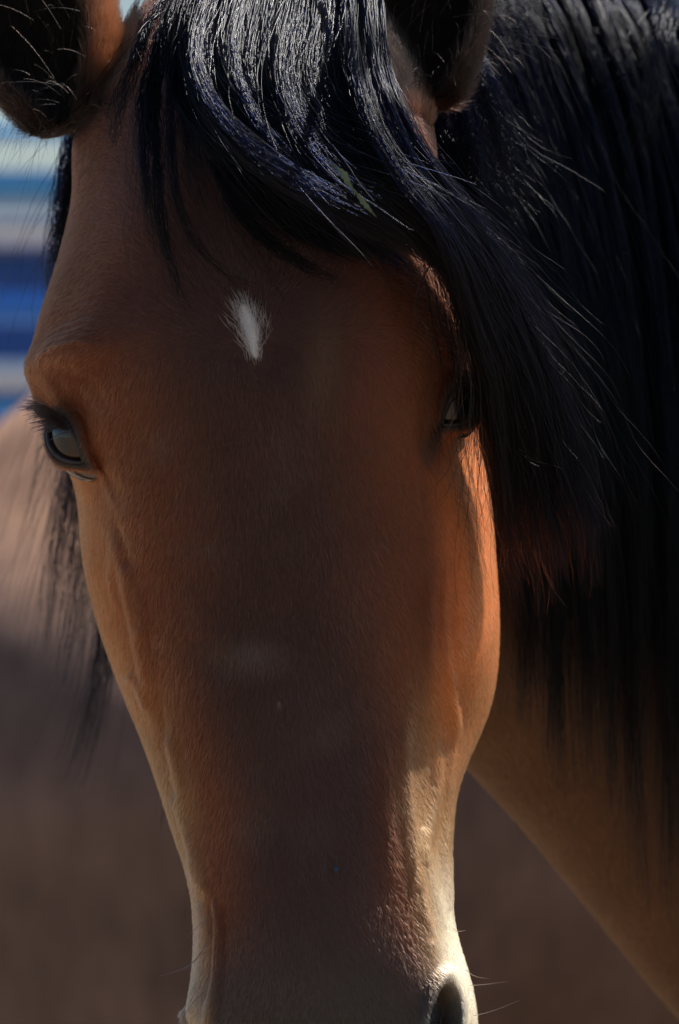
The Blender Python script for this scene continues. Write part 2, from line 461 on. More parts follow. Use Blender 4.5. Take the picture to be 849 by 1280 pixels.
def sphere(c, r, n=24, m=16):
    th = np.linspace(0, np.pi, m)[1:-1]; ph = np.linspace(0, 2 * np.pi, n, endpoint=False)
    R = np.stack([np.sin(th)[:, None] * np.cos(ph), np.sin(th)[:, None] * np.sin(ph), np.cos(th)[:, None] * np.ones(n)], -1).reshape(-1, 3)
    V = np.concatenate([R, [(0, 0, 1.0)], [(0, 0, -1.0)]]) * r + np.array(c)
    mm = m - 2; i = np.arange(mm - 1)[:, None] * n; j = np.arange(n)[None]; j2 = (j + 1) % n
    Qd = np.stack([i + j, i + n + j, i + n + j2, i + j2], -1).reshape(-1, 4); J = np.arange(n); J2 = (J + 1) % n
    T = np.concatenate([np.stack([np.full(n, mm * n), J, J2], -1), np.stack([np.full(n, mm * n + 1), (mm - 1) * n + J2, (mm - 1) * n + J], -1)])
    return V, [Qd, T]
for s_ in (-1, 1):
    V, F = sphere(rot_place(np.array([(1.235, .078 * s_, 1.575)]), math.radians(3), (0.515, 1.62, 0), 1.052)[0], .02)
    mesh_np('eye', V, F, M_eye_dark, H2)

# ---------------------------------------------------------------- the front horse: head loft
HX = (0.9, 0.9, 0)
H1 = bpy.data.objects.new('horse', None); link(H1, None, HX)
tag(H1, 'dark bay horse facing the camera, small white star under a black forelock', 'horse')
rows = np.array([-40, 10, 60, 160, 240, 300, 380, 460, 530, 600, 680, 760, 840, 900, 960, 1030, 1100, 1170, 1230, 1290, 1350, 1420, 1455], float)
def tab(*v): return np.array(v, float)
xL  = tab(215,180,152, 98, 95, 84, 58, 43, 58, 97,109,125,149,170,192,215,236,243,241,238,248,290,340)
xLs = tab(250,225,205,178,165,152,128,116,132,152,168,190,212,228,242,254,264,270,274,276,285,320,360)
xM  = tab(300,298,298,300,303,306,311,318,326,333,341,350,359,366,373,381,390,400,408,415,420,420,415)
xRs = tab(385,415,440,465,478,490,508,522,532,534,536,538,530,512,507,512,523,536,548,556,552,520,480)
xRq = tab(410,450,480,515,525,540,565,580,577,582,592,597,584,567,562,545,548,556,572,582,578,540,490)
xR  = tab(425,470,505,540,548,566,588,599,594,607,617,622,620,606,578,563,561,571,588,597,590,548,495)
xRj = tab(405,440,470,505,515,530,545,552,555,560,565,566,556,540,520,500,500,515,535,545,540,510,470)
xLj = tab(235,210,190,160,145,135,125,120,128,140,150,165,190,215,240,265,280,285,282,280,288,315,355)
yM  = tab(.085,.06,.038,.013,.001,-.005,-.010,-.009,-.005,-.001,.003,.007,.009,.010,.011,.011,.010,.008,.008,.012,.024,.055,.075)
yLs = tab(.088,.066,.048,.026,.016,.012,.008,.008,.014,.018,.022,.026,.028,.028,.028,.028,.026,.024,.022,.024,.036,.06,.078)
yL  = tab(.10,.09,.085,.08,.075,.070,.062,.058,.062,.075,.078,.078,.074,.070,.064,.060,.056,.054,.054,.056,.065,.075,.085)
yRs = tab(.088,.066,.048,.026,.016,.012,.010,.010,.014,.017,.020,.024,.026,.026,.026,.026,.025,.023,.021,.024,.036,.06,.078)
yRq = tab(.094,.078,.066,.055,.050,.046,.044,.046,.054,.046,.036,.032,.036,.050,.060,.050,.046,.042,.042,.045,.054,.07,.082)
yR  = tab(.105,.10,.095,.09,.088,.085,.080,.080,.095,.110,.120,.125,.125,.120,.104,.078,.068,.064,.064,.066,.072,.08,.088)
yJ  = tab(.12,.125,.13,.145,.155,.160,.165,.172,.180,.186,.188,.186,.178,.166,.146,.118,.104,.100,.102,.104,.100,.095,.095)
yB  = tab(.13,.14,.15,.165,.175,.182,.188,.196,.204,.208,.208,.204,.194,.180,.160,.130,.115,.110,.112,.115,.112,.105,.10)
def mid(a, b, f=.5): return a + (b - a) * f
ctl_x = [xM, mid(xM, xRs, .55), xRs, xRq, xR, xRj, mid(xRj, xLj, .33), mid(xRj, xLj, .67), xLj, xL, mid(xL, xLs, .45), xLs, mid(xLs, xM, .45)]
ctl_y = [yM, mid(yM, yRs, .26), yRs, yRq, yR, yJ, yB, yB, mid(yJ, yB, .0), yL, mid(yL, yLs, .46) - .006, yLs, mid(yLs, yM, .74)]
CX = np.stack(ctl_x, 1); CY = np.stack(ctl_y, 1)
CZ = np.repeat(rows[:, None], 13, 1)
CZ[0] += np.array([0, 0, 6, 12, 14, 16, 10, 10, 16, 14, 12, 6, 0])
NR, NA = 640, 520
rq = np.concatenate([np.linspace(-40, 1455, NR)])
cx, cy, cz = nspline(rows, CX, rq), nspline(rows, CY, rq), nspline(rows, CZ, rq)
kk = np.stack([CX * K, CY], -1)
ch = np.linalg.norm(np.roll(kk, -1, 1) - kk, axis=2).mean(0) ** 0.75
tk = np.concatenate([[0], np.cumsum(ch)[:-1]]) / ch.sum()
u = np.linspace(0, 1, 4000)
dens = np.where((u > tk[5]) & (u < tk[8]), 0.35, 1.0)
cd = np.cumsum(dens); cd = (cd - cd[0]) / (cd[-1] - cd[0])
tq = np.interp(np.arange(NA) / NA, cd, u)
PM = pspline_matrix(tk, tq)
PXg, PYg, PZg = cx @ PM.T, cy @ PM.T, cz @ PM.T
HV = W(PXg, PZg, PYg)                                  # (NR, NA, 3)

def grid_normals(G):
    du = np.gradient(G, axis=0); dv = np.roll(G, -1, 1) - np.roll(G, 1, 1)
    n = np.cross(dv, du); n /= np.linalg.norm(n, axis=-1)[..., None] + 1e-12
    return n
HN = grid_normals(HV)
if HN[NR // 2, 0, 1] > 0: HN = -HN                     # front faces the camera, -y

def seg_dist(px, py, pts):
    """distance in pixels to a polyline, and the parameter along it"""
    pts = np.array(pts, float); best = np.full(px.shape, 1e9); par = np.zeros(px.shape); m = len(pts) - 1
    for i in range(m):
        a, b = pts[i], pts[i + 1]; d = b - a
        t = np.clip(((px - a[0]) * d[0] + (py - a[1]) * d[1]) / (d @ d), 0, 1)
        q = np.hypot(px - a[0] - t * d[0], py - a[1] - t * d[1])
        m_ = q < best; best = np.where(m_, q, best); par = np.where(m_, (i + t) / m, par)
    return best, par

def ridge(pts, w, h, ends=0.15):
    d, t = seg_dist(PXg, PZg, pts)
    return h * np.exp(-(d / w) ** 2) * sstep(0, ends, t) * sstep(1, 1 - ends, t)

def blob(x, y, rx, ry, h, rot=0):
    c, s_ = math.cos(rot), math.sin(rot); dx, dy = PXg - x, PZg - y
    return h * np.exp(-(((dx * c + dy * s_) / rx) ** 2 + ((-dx * s_ + dy * c) / ry) ** 2))

disp = np.zeros((NR, NA))
front = sstep(.125, .09, PYg)
# bones, veins and folds
disp += ridge([(545, 690), (541, 730), (539, 770), (541, 820), (547, 880)], 11, .0030, .35)           # facial crest
disp += ridge([(512, 860), (506, 930), (508, 1000), (516, 1070), (528, 1140), (545, 1210)], 8, .0022, .2)
disp += ridge([(548, 900), (545, 980), (534, 1040), (530, 1062), (540, 1110), (560, 1180)], 7, .0022)
disp += ridge([(570, 870), (562, 960), (556, 1060), (562, 1150)], 7, .0016)
disp += ridge([(125, 640), (150, 690), (170, 760), (183, 830), (190, 890), (206, 950)], 9, .0034, .4)
disp += ridge([(160, 700), (176, 750), (186, 800)], 6, .0020)
disp += ridge([(190, 890), (178, 860), (160, 840)], 6, .0022)
disp += ridge([(205, 900), (225, 990), (246, 1070), (250, 1130)], 7, .0026)
disp -= ridge([(196, 860), (206, 930), (232, 1030), (243, 1090)], 6, .0012)
disp += ridge([(560, 690), (557, 780), (565, 860), (570, 930)], 6, .0018)
disp += ridge([(215, 985), (238, 1050), (262, 1130)], 6, .0020) + ridge([(148, 660), (140, 720), (150, 780)], 6, .0012, .4)
disp -= ridge([(140, 640), (168, 720), (180, 790)], 5, .0014)
disp += ridge([(232, 730), (246, 770), (250, 800)], 12, .0012)
disp += blob(270, 830, 16, 20, -.0012)
for fx, fh in ((247, .0016), (258, -.0016), (266, .0014), (276, -.001)):
    disp += ridge([(fx + 2, 1120), (fx + 6, 1160), (fx + 3, 1220), (fx - 4, 1290)], 4.5, fh)
disp += ridge([(527, 1030), (524, 1062), (532, 1080)], 6, .0006)
disp += ridge([(520, 1100), (526, 1150), (540, 1180)], 5, -.0008)
disp += ridge([(486, 900), (484, 1010), (492, 1110)], 12, .0010)
# brow ridge over the left eye with wrinkles, hollow above it; the right one under the hair
disp += blob(92, 444, 50, 22, .0095, -.35)
disp += blob(150, 350, 50, 46, -.004)
disp += blob(545, 440, 34, 30, .001, .4)
for i in range(4):
    o_ = i * 9
    disp += ridge([(58, 452 - o_), (84, 438 - o_), (112, 428 - o_), (132, 432 - o_)], 3.6, .0022 * (1 - .12 * i), .25)
disp += ridge([(60, 470), (85, 462), (115, 478), (140, 520)], 7, -.002)
disp += blob(325, 500, 150, 90, .003) + blob(252, 1268, 14, 34, .004)
disp += wob(HV, 9, 3) * .0006 + wob(HV, 24, 4) * .00025
HV = HV + HN * (disp * front)[..., None]

# eyes: centre, optic axis, canthus axis (towards the front corner)
def nrm(v): v = np.array(v, float); return v / np.linalg.norm(v)
EYES = []
for (c_px, c_py, c_y, ax, cn) in ((120, 548, .051, (-.74, -.66, -.02), (.42, -.45, -.60)), (551, 502, .054, (.58, -.81, -.02), (-.45, -.42, -.58))):
    c = W(c_px, c_py, c_y); a = nrm(ax); cn = np.array(cn); b = nrm(cn - a * (cn @ a)); d = np.cross(a, b)
    if d[2] < 0: d = -d
    EYES.append((c, a, b, d))
ER = .0215
def eye_open(al):
    """half heights of the opening above and below the canthus line"""
    q = np.clip(1 - (al / .74) ** 2, 0, None)
    return .38 * q ** .8, .31 * q ** .9
lid_d = np.full((NR, NA), 9.0)
for c, a, b, d in EYES:
    R = HV - c; r = np.linalg.norm(R, axis=-1); U = R / r[..., None]
    ca = U @ a; al = np.arctan2(U @ b, ca); be = np.arctan2(U @ d, ca)
    hi, lo_ = eye_open(al)
    e = np.where(be > 0, be - hi, -be - lo_)                       # signed angle outside the opening
    e = np.where(np.abs(al) > .74, np.hypot(np.abs(al) - .74, be), e)
    e = np.where(ca < .1, 3, e)
    near = sstep(.052, .036, r)
    lid = ER + .0026 + .0012 * np.exp(-((e - .16) / .13) ** 2) - .0028 * np.exp(-((e - .40) / .09) ** 2) * (be > 0)
    wgt = sstep(.95, .22, e) * near
    rt = lerp(r, lid, wgt)
    rt = np.where(near > 0, lerp(rt, ER * .80, sstep(.05, -.05, e)), rt)
    HV = c + U * rt[..., None]
    lid_d = np.where(near > 0, np.minimum(lid_d, e), lid_d)

# nostrils
NOS = [(W(556, 1270, .027), nrm((.38, -.91, .05)), 29, 44, .22), (W(246, 1310, .056), nrm((-.9, -.4, .1)), 14, 34, -.1)]
for c, a, rx, ry, rot in NOS:
    R = HV - c; up = nrm(np.array([rot, 0, 1.0]) - a * (np.array([rot, 0, 1.0]) @ a)); sd = np.cross(a, up)
    x_, z_ = R @ sd / (rx * K), R @ up / (ry * K); q = np.hypot(x_, z_)
    m = (np.linalg.norm(R, axis=-1) < .05) & (R @ a > -.03)
    dep = -.017 * sstep(1.05, .55, q) + .0035 * np.exp(-((q - 1.25) / .28) ** 2)
    HV = HV + a * (dep * m)[..., None]

def loft_mesh(G):
    n, m = G.shape[:2]
    V = np.concatenate([G.reshape(-1, 3), [G[0].mean(0)], [G[-1].mean(0)]])
    i = np.arange(n - 1)[:, None] * m; j = np.arange(m)[None]; j2 = (j + 1) % m
    Q = np.stack([i + j, i + j2, i + m + j2, i + m + j], -1).reshape(-1, 4)
    J = np.arange(m); J2 = (J + 1) % m
    T = np.concatenate([np.stack([J2, J, np.full(m, n * m)], -1), np.stack([(n - 1) * m + J, (n - 1) * m + J2, np.full(m, n * m + 1)], -1)])
    return V, [Q, T]

# front depth map of the head, for laying hair on it
gx0, gy0, gs = -60, -80, 4
gw, gh = 250, 400
FD = np.full((gh, gw), 9.0)
px_, py_ = PX(HV)
ii = np.clip(((py_ - gy0) / gs).round().astype(int), 0, gh - 1).ravel(); jj = np.clip(((px_ - gx0) / gs).round().astype(int), 0, gw - 1).ravel()
np.minimum.at(FD, (ii, jj), HV[..., 1].ravel())
def front_depth(px, py):
    i = ((py - gy0) / gs).round().astype(int); j = ((px - gx0) / gs).round().astype(int)
    ok = (i >= 0) & (j >= 0) & (i < gh) & (j < gw)
    return np.where(ok, FD[np.clip(i, 0, gh - 1), np.clip(j, 0, gw - 1)], 9.0)

def lay(P, gap=0.0012, lift=0.0):
    """keep strands in front of the face"""
    px, py = PX(P); fd = front_depth(px, py)
    lim = fd - gap - lift
    y = np.where(fd < 1, np.minimum(P[..., 1], lim), P[..., 1])
    for _ in range(2):
        y[:, 1:-1] = np.minimum(y[:, 1:-1], (y[:, :-2] + y[:, 2:]) / 2 * .5 + y[:, 1:-1] * .5) if y.shape[1] > 2 else y
    return W(px, py, y)

# ears
def ear(base, axis, opening, length, width, bend, seed):
    base = np.array(base); ax = nrm(axis); o = np.array(opening, float); o = nrm(o - ax * (o @ ax)); sd = np.cross(ax, o)
    nu, nv, th = 70, 60, .0028
    u = np.linspace(0, 1, nu); wd = width * nspline([0, .12, .35, .6, .85, 1], [.55, .80, 1.0, .86, .44, .10], u)
    dp = width * nspline([0, .12, .35, .6, .85, 1], [.55, .72, .72, .55, .26, .06], u)
    Phi = np.radians(nspline([0, .04, .12, .24, .5, 1], [179, 168, 142, 128, 118, 110], u)).clip(0, 3.13)
    C = base + ax * (u * length)[:, None] + np.array(bend) * (u ** 2)[:, None]
    f = np.linspace(-1, 1, nv)
    def sheet(off):
        ph = f[None] * Phi[:, None]
        return C[:, None] + ((wd - off)[:, None] * np.sin(ph))[..., None] * sd - ((dp - off)[:, None] * np.cos(ph))[..., None] * o
    O = sheet(0 * u); I = sheet(np.minimum(th, wd * .5))
    inner_n = 1
    ring = np.concatenate([O, I[:, ::-1]], 1)          # closed ring: outer one way, inner back
    return loft_mesh(ring)

EAR_L = (W(96, 158, .085), (-.34, .05, .94), (-.30, -1, .05), .185, .037, (.012, .0, 0))
EAR_R = (W(527, 130, .095), (.0, .06, .99), (.20, -1, .0), .185, .034, (-.006, .0, 0))

# neck loft
NA_ = np.array([(-.015, .13, 1.50), (.03, .22, 1.495), (.12, .30, 1.4395), (.28, .38, 1.339), (.50, .47, 1.28), (.75, .58, 1.22), (.97, .67, 1.18)])
NH = np.array([.12, 0.178, .2255, .301, .32, .33, .30]); NW = np.array([.058, .066, .076, .088, .110, .15, .17])
sq = np.linspace(0, 1, 7)
def neck(s, th, off=0.0):
    s = np.asarray(s, float); th = np.asarray(th, float)
    C = nspline(sq, NA_, s.ravel()).reshape(s.shape + (3,)); h = nspline(sq, NH, s.ravel()).reshape(s.shape); wd = nspline(sq, NW, s.ravel()).reshape(s.shape)
    T = (nspline(sq, NA_, s.ravel() + 1e-3) - nspline(sq, NA_, s.ravel() - 1e-3)).reshape(s.shape + (3,)); T[..., 2] = 0
    T /= np.linalg.norm(T, axis=-1)[..., None]
    sd = np.stack([T[..., 1], -T[..., 0], 0 * T[..., 0]], -1)      # horizontal, towards the camera and right
    w_ = wd * np.sin(th) * (1 - .38 * np.cos(th)); z = h * np.cos(th)
    lenn = np.sqrt(np.sin(th) ** 2 + np.cos(th) ** 2)
    return C + sd * (w_ + off * np.sin(th))[..., None] + np.array([0, 0, 1.0]) * (z + off * np.cos(th))[..., None]
s_g, t_g = np.meshgrid(np.linspace(0, 1, 90), np.linspace(0, 2 * np.pi, 96, endpoint=False), indexing='ij')
NG = neck(s_g, t_g)
NG += (wob(NG, 3.0, 21) * .004)[..., None] * np.array([.6, -.6, 0])

# body of the front horse, off to the right
Bv, Bq = surface_nets(horse_sdf(body_caps(False)), (-1.1, -.6, -.03), (1.0, .6, 1.7), 0.02)
Bv[:, 2] = np.maximum(Bv[:, 2], 0.0)
Bv = rot_place(Bv, math.radians(180 + 24), (1.32, .84, 0), 1.0)

def union(objs):
    base = objs[0]
    for o in objs[1:]:
        md = base.modifiers.new('join', 'BOOLEAN'); md.operation = 'UNION'; md.object = o
        md.solver = 'MANIFOLD'
        dg = bpy.context.evaluated_depsgraph_get(); dg.update()
        me = bpy.data.meshes.new_from_object(base.evaluated_get(dg))
        base.modifiers.clear()
        if len(me.vertices) < len(base.data.vertices) * .6:
            md = base.modifiers.new('join', 'BOOLEAN'); md.operation = 'UNION'; md.object = o; md.solver = 'EXACT'
            dg = bpy.context.evaluated_depsgraph_get(); dg.update()
            me = bpy.data.meshes.new_from_object(base.evaluated_get(dg)); base.modifiers.clear()
        old = base.data; base.data = me; bpy.data.meshes.remove(old)
        bpy.data.objects.remove(o)
    return base

hd = mesh_np('body', *loft_mesh(HV), M_coat)
parts = [mesh_np('ear_shape', *ear(*E, 1), None) for E in (EAR_L, EAR_R)]
parts += [mesh_np('neck_shape', *loft_mesh(NG), None), mesh_np('trunk_shape', Bv, Bq, None)]
import bmesh
for o in [hd] + parts:
    bm = bmesh.new(); bm.from_mesh(o.data); bmesh.ops.recalc_face_normals(bm, faces=bm.faces)
    vol = bm.calc_volume(signed=True)
    if vol < 0: bmesh.ops.reverse_faces(bm, faces=bm.faces)
    bm.to_mesh(o.data); bm.free()
n_head = len(hd.data.vertices)
body = union([hd] + parts)
print('union verts', n_head, len(body.data.vertices))
body.name = 'body'; body.data.name = 'body'
if not body.data.materials: body.data.materials.append(M_coat)
body.parent = H1; body.location = tuple(-np.array(HX))
body.data.polygons.foreach_set('use_smooth', np.ones(len(body.data.polygons), bool))
def soften(me, masks, it=14):
    V, _ = get_np(me); E = np.empty(len(me.edges) * 2, np.int32); me.edges.foreach_get('vertices', E); E = E.reshape(-1, 2)
    m = np.zeros(len(V))
    for c, r in masks: m = np.maximum(m, sstep(r, r * .55, np.linalg.norm(V - c, axis=1)))
    sel = (m[E[:, 0]] > 0) | (m[E[:, 1]] > 0); E = E[sel]
    cnt = np.bincount(E.ravel(), minlength=len(V)).astype(float); cnt[cnt == 0] = 1
    for _ in range(it):
        acc = np.zeros_like(V)
        for k in range(3):
            acc[:, k] = np.bincount(E[:, 0], V[E[:, 1], k], len(V)) + np.bincount(E[:, 1], V[E[:, 0], k], len(V))
        V = V + (acc / cnt[:, None] - V) * (m * .7 * (cnt > 1))[:, None]
    me.vertices.foreach_set('co', V.astype(np.float32).ravel()); me.update()
soften(body.data, [(W(112, 168, .075), .034), (W(522, 135, .085), .030)])
BV, BN = get_np(body.data)

# coat colours: markings of the animal plus painted sun and shade, by place
FLECK = [(349, 880, 1.6)]
DUST = [(250, 690, 40, 14), (410, 905, 30, 60), (270, 828, 22, 26), (360, 600, 26, 70), (210, 560, 30, 40), (350, 1040, 60, 30), (200, 400, 40, 26)]
def coat_color(P, N=None):
    px, py = PX(P); y = P[..., 1]
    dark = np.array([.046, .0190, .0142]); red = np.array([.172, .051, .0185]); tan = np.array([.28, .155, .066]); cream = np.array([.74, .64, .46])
    grey = np.array([.050, .042, .039]); black = np.array([.012, .011, .011])
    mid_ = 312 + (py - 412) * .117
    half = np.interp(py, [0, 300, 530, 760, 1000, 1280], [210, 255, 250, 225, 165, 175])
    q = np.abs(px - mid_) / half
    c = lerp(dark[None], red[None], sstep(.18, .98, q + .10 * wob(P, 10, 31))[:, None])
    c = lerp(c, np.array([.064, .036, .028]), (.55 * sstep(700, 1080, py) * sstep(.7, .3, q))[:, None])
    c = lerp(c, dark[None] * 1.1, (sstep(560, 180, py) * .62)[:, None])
    c = lerp(c, np.array([.60, .165, .042]), (sstep(.80, 1.02, q) * sstep(480, 600, py) * sstep(.175, .14, y) * np.where(px > mid_, 1, .45))[:, None])  # sun glow on cheek and jaw painted into the coat, stronger right
    # mealy sides of the lower nose, the right painted paler still as sunlight
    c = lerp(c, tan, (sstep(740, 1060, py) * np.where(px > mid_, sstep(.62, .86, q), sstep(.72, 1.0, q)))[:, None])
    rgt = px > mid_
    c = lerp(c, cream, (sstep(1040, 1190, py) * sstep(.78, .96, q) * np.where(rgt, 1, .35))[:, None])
    c = lerp(c, grey, (sstep(1120, 1290, py + 12 * wob(P, 20, 33)) * sstep(1.02, .75, q))[:, None])
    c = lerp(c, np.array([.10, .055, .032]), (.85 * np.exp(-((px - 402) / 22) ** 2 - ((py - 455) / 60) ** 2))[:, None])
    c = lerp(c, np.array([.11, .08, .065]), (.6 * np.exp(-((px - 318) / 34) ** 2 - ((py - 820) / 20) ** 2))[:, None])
    for x_, y_, r_ in FLECK: c = lerp(c, np.array([.30, .26, .22]), (.8 * np.exp(-((px - x_) / r_) ** 2 - ((py - y_) / (1.7 * r_)) ** 2))[:, None])
    for x_, y_, a_, b_ in DUST: c = lerp(c, np.array([.095, .072, .060]), (.22 * np.clip(.6 + wob(P, 40, 91), 0, 1) * np.exp(-((px - x_) / a_) ** 2 - ((py - y_) / b_) ** 2))[:, None])
    # dark skin round the eyes and in the nostrils
    for (ec, a, b, d) in EYES:
        r = np.linalg.norm(P - ec, axis=-1)
        U = (P - ec) / r[:, None]; al = np.arctan2(U @ b, U @ a); be = np.arctan2(U @ d, U @ a)
        hi, lo_ = eye_open(al); e = np.where(be > 0, be - hi, -be - lo_); e = np.where(np.abs(al) > .74, np.hypot(np.abs(al) - .74, be), e)
        m = (r < .05) & (U @ a > .1)
        c = lerp(c, np.array([.055, .034, .023]), (sstep(.42, .12, e) * m)[:, None])
        c = lerp(c, black * .9, (sstep(.16, .03, e) * m)[:, None])
    for (ec, a, rx, ry, rot) in NOS:
        r = np.linalg.norm(P - ec, axis=-1)
        c = lerp(c, np.array([.05, .058, .066]), (sstep(.022, .010, r) * .9)[:, None])
    # ears: near black; painted sun on left ear's rim, painted shade inside
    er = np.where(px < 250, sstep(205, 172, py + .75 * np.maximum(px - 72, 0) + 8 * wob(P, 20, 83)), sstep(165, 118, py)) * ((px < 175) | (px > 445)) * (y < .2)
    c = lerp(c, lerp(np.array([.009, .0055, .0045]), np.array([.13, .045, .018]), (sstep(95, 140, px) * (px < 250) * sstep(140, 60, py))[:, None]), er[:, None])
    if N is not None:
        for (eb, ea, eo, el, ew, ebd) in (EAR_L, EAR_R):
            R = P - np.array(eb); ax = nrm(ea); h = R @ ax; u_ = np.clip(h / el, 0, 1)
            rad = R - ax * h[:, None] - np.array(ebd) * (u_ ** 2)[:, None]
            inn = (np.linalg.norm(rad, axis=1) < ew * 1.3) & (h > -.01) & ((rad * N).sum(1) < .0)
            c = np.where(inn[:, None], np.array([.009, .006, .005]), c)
    # the neck and trunk
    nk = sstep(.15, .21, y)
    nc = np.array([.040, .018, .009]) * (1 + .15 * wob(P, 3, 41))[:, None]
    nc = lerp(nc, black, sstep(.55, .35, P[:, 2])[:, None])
    if N is not None: nc = lerp(nc, np.array([.14, .062, .026]), (.8 * sstep(.15, .8, -N[:, 2]) * sstep(.8, .4, P[:, 0]))[:, None])  # underside painted paler, standing in for light bounced off the ground
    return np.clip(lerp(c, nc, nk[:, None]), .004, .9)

star = [(305, 384), (311, 404), (316, 424), (319, 444)]
def star_mask(px, py):
    d, t = seg_dist(px, py, star)
    w_ = 22 * np.interp(t, [0, .3, .6, 1], [.40, .95, .80, .35])
    return d / np.maximum(w_, 1)
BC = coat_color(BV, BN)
px_, py_ = PX(BV)
sm = star_mask(px_, py_)
BC = lerp(BC, np.array([.80, .79, .78]), (.75 * sstep(.62, .15, sm) * (BV[:, 1] < .1))[:, None])
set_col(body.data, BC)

# ---------------------------------------------------------------- eyes
def eye_mat():
    m, t, b = new_mat('horse_eye')
    at = t.nodes.new('ShaderNodeAttribute'); at.attribute_name = 'tint'
    t.links.new(at.outputs['Color'], b.inputs['Base Color'])
    b.inputs['Roughness'].default_value = .04; b.inputs['Coat Weight'].default_value = .5; b.inputs['Coat Roughness'].default_value = .02
    b.inputs['IOR'].default_value = 1.45
    return m
M_eye = eye_mat()
M_lid = plain('lid_skin', (.018, .017, .017), .42, noise=.3, scale=300, bump=.2)
M_neck = hair_mat('neck_mane_hair', 0.12, 0.28, rnd=.4, ior=1.23)
M_lock = hair_mat('side_lock_hair', 0.14, 0.28, rnd=.4, ior=1.25)
M_lash = hair_mat('lash_hair', .3)
for k_, (c, a, b, d) in enumerate(EYES):
    V, F = sphere((0, 0, 0), 1.0, 64, 48)
    U = V / np.linalg.norm(V, axis=1)[:, None]
    ca = U @ a; bul = 1 + .07 * sstep(.70, 1.0, ca)
    q = np.hypot((U @ b) / 1.35, (U @ d))
    col = lerp(np.array([.030, .014, .007]), np.array([.07, .05, .042]), sstep(.55, .72, q)[:, None])
    pup = np.hypot((U @ b) / .42, (U @ d) / .2)
    col = lerp(np.array([.004, .005, .009]), col, sstep(.85, 1.05, pup)[:, None])
    mesh_np('eye', c + U * (ER * bul)[:, None], F, M_eye, H1, col=col)
    # lid rims
    for up in (1, -1):
        al = np.linspace(-.76, .76, 40); hi, lo_ = eye_open(al); be = hi if up > 0 else -lo_
        D_ = np.cos(al)[:, None] * np.cos(be)[:, None] * a + np.sin(al)[:, None] * np.cos(be)[:, None] * b + np.sin(be)[:, None] * d
        D_ /= np.linalg.norm(D_, axis=1)[:, None]
        pts = c + D_ * (ER + .0022)
        V, F = tube(pts, 0.0014 * np.sin(np.linspace(.25, np.pi - .25, 40)) ** .4, 10)
        mesh_np('eyelid', V, F, M_lid, H1)
        # lashes
        n = (340 if k_ == 0 else 4) if up > 0 else 4
        ii = rng.uniform(1, 24, n); fl = ii.astype(int); fr = (ii - fl)[:, None]
        R0 = pts[fl] * (1 - fr) + pts[fl + 1] * fr; Do = D_[fl]
        ln = rng.uniform(.010, .022, n) * (1 if up > 0 else .4)
        t = np.linspace(0, 1, 7)[None, :, None]
        out = Do + (-.15 if up > 0 else -.5) * np.array([0, 0, 1.0]) + rng.normal(0, .15, (n, 3)) - b * (.7 if up > 0 else .2)
        out /= np.linalg.norm(out, axis=1)[:, None]
        P = R0[:, None] + out[:, None] * ln[:, None, None] * t + (np.array([0, 0, -.35]) * ln[:, None])[:, None] * t ** 2
        hair_obj('eyelashes', P, taper(P, .00016), hair_cols(P, (.008, .008, .009), (.012, .010, .010)), M_lash, H1)

# ---------------------------------------------------------------- short coat hair
me = body.data
me.calc_loop_triangles()
T = np.empty(len(me.loop_triangles) * 3, np.int32); me.loop_triangles.foreach_get('vertices', T); T = T.reshape(-1, 3)
A_, B_, C_ = BV[T[:, 0]], BV[T[:, 1]], BV[T[:, 2]]
cr_ = np.cross(B_ - A_, C_ - A_); ar = np.linalg.norm(cr_, axis=1) / 2; fn = cr_ / (2 * ar[:, None] + 1e-15)
cen = (A_ + B_ + C_) / 3
tpx, tpy = PX(cen); vdir = np.array([0, -DIST, CAMZ]) - cen; vdir /= np.linalg.norm(vdir, axis=1)[:, None]
fac = (fn * vdir).sum(1)
wt = ar * (tpx > -40) * (tpx < 890) * (tpy > -60) * (tpy < 1330) * (fac > -.35) * (cen[:, 1] < .40)
wt *= np.where(cen[:, 1] > .17, .6, 1.0)
for (ec, a, b, d) in EYES:
    R = cen - ec; r = np.linalg.norm(R, axis=1); U = R / r[:, None]; al = np.arctan2(U @ b, U @ a); be = np.arctan2(U @ d, U @ a)
    hi, lo_ = eye_open(al); e = np.where(be > 0, be - hi, -be - lo_); e = np.where(np.abs(al) > .74, np.hypot(np.abs(al) - .74, be), e)
    wt *= np.where((r < .045) & (U @ a > .1), sstep(.06, .22, e), 1)
for (ec, a, rx, ry, rot) in NOS:
    wt *= sstep(.010, .018, np.linalg.norm(cen - ec, axis=1))
NF = 380000
cs = np.cumsum(wt); pick = np.searchsorted(cs, rng.uniform(0, cs[-1], NF))
r1, r2 = rng.uniform(0, 1, NF), rng.uniform(0, 1, NF); sq1 = np.sqrt(r1)
ba, bb, bc = 1 - sq1, sq1 * (1 - r2), sq1 * r2
R0 = A_[pick] * ba[:, None] + B_[pick] * bb[:, None] + C_[pick] * bc[:, None]
Nn = BN[T[pick, 0]] * ba[:, None] + BN[T[pick, 1]] * bb[:, None] + BN[T[pick, 2]] * bc[:, None]; Nn /= np.linalg.norm(Nn, axis=1)[:, None] + 1e-12
Cc = BC[T[pick, 0]] * ba[:, None] + BC[T[pick, 1]] * bb[:, None] + BC[T[pick, 2]] * bc[:, None]
hx, hy = PX(R0)
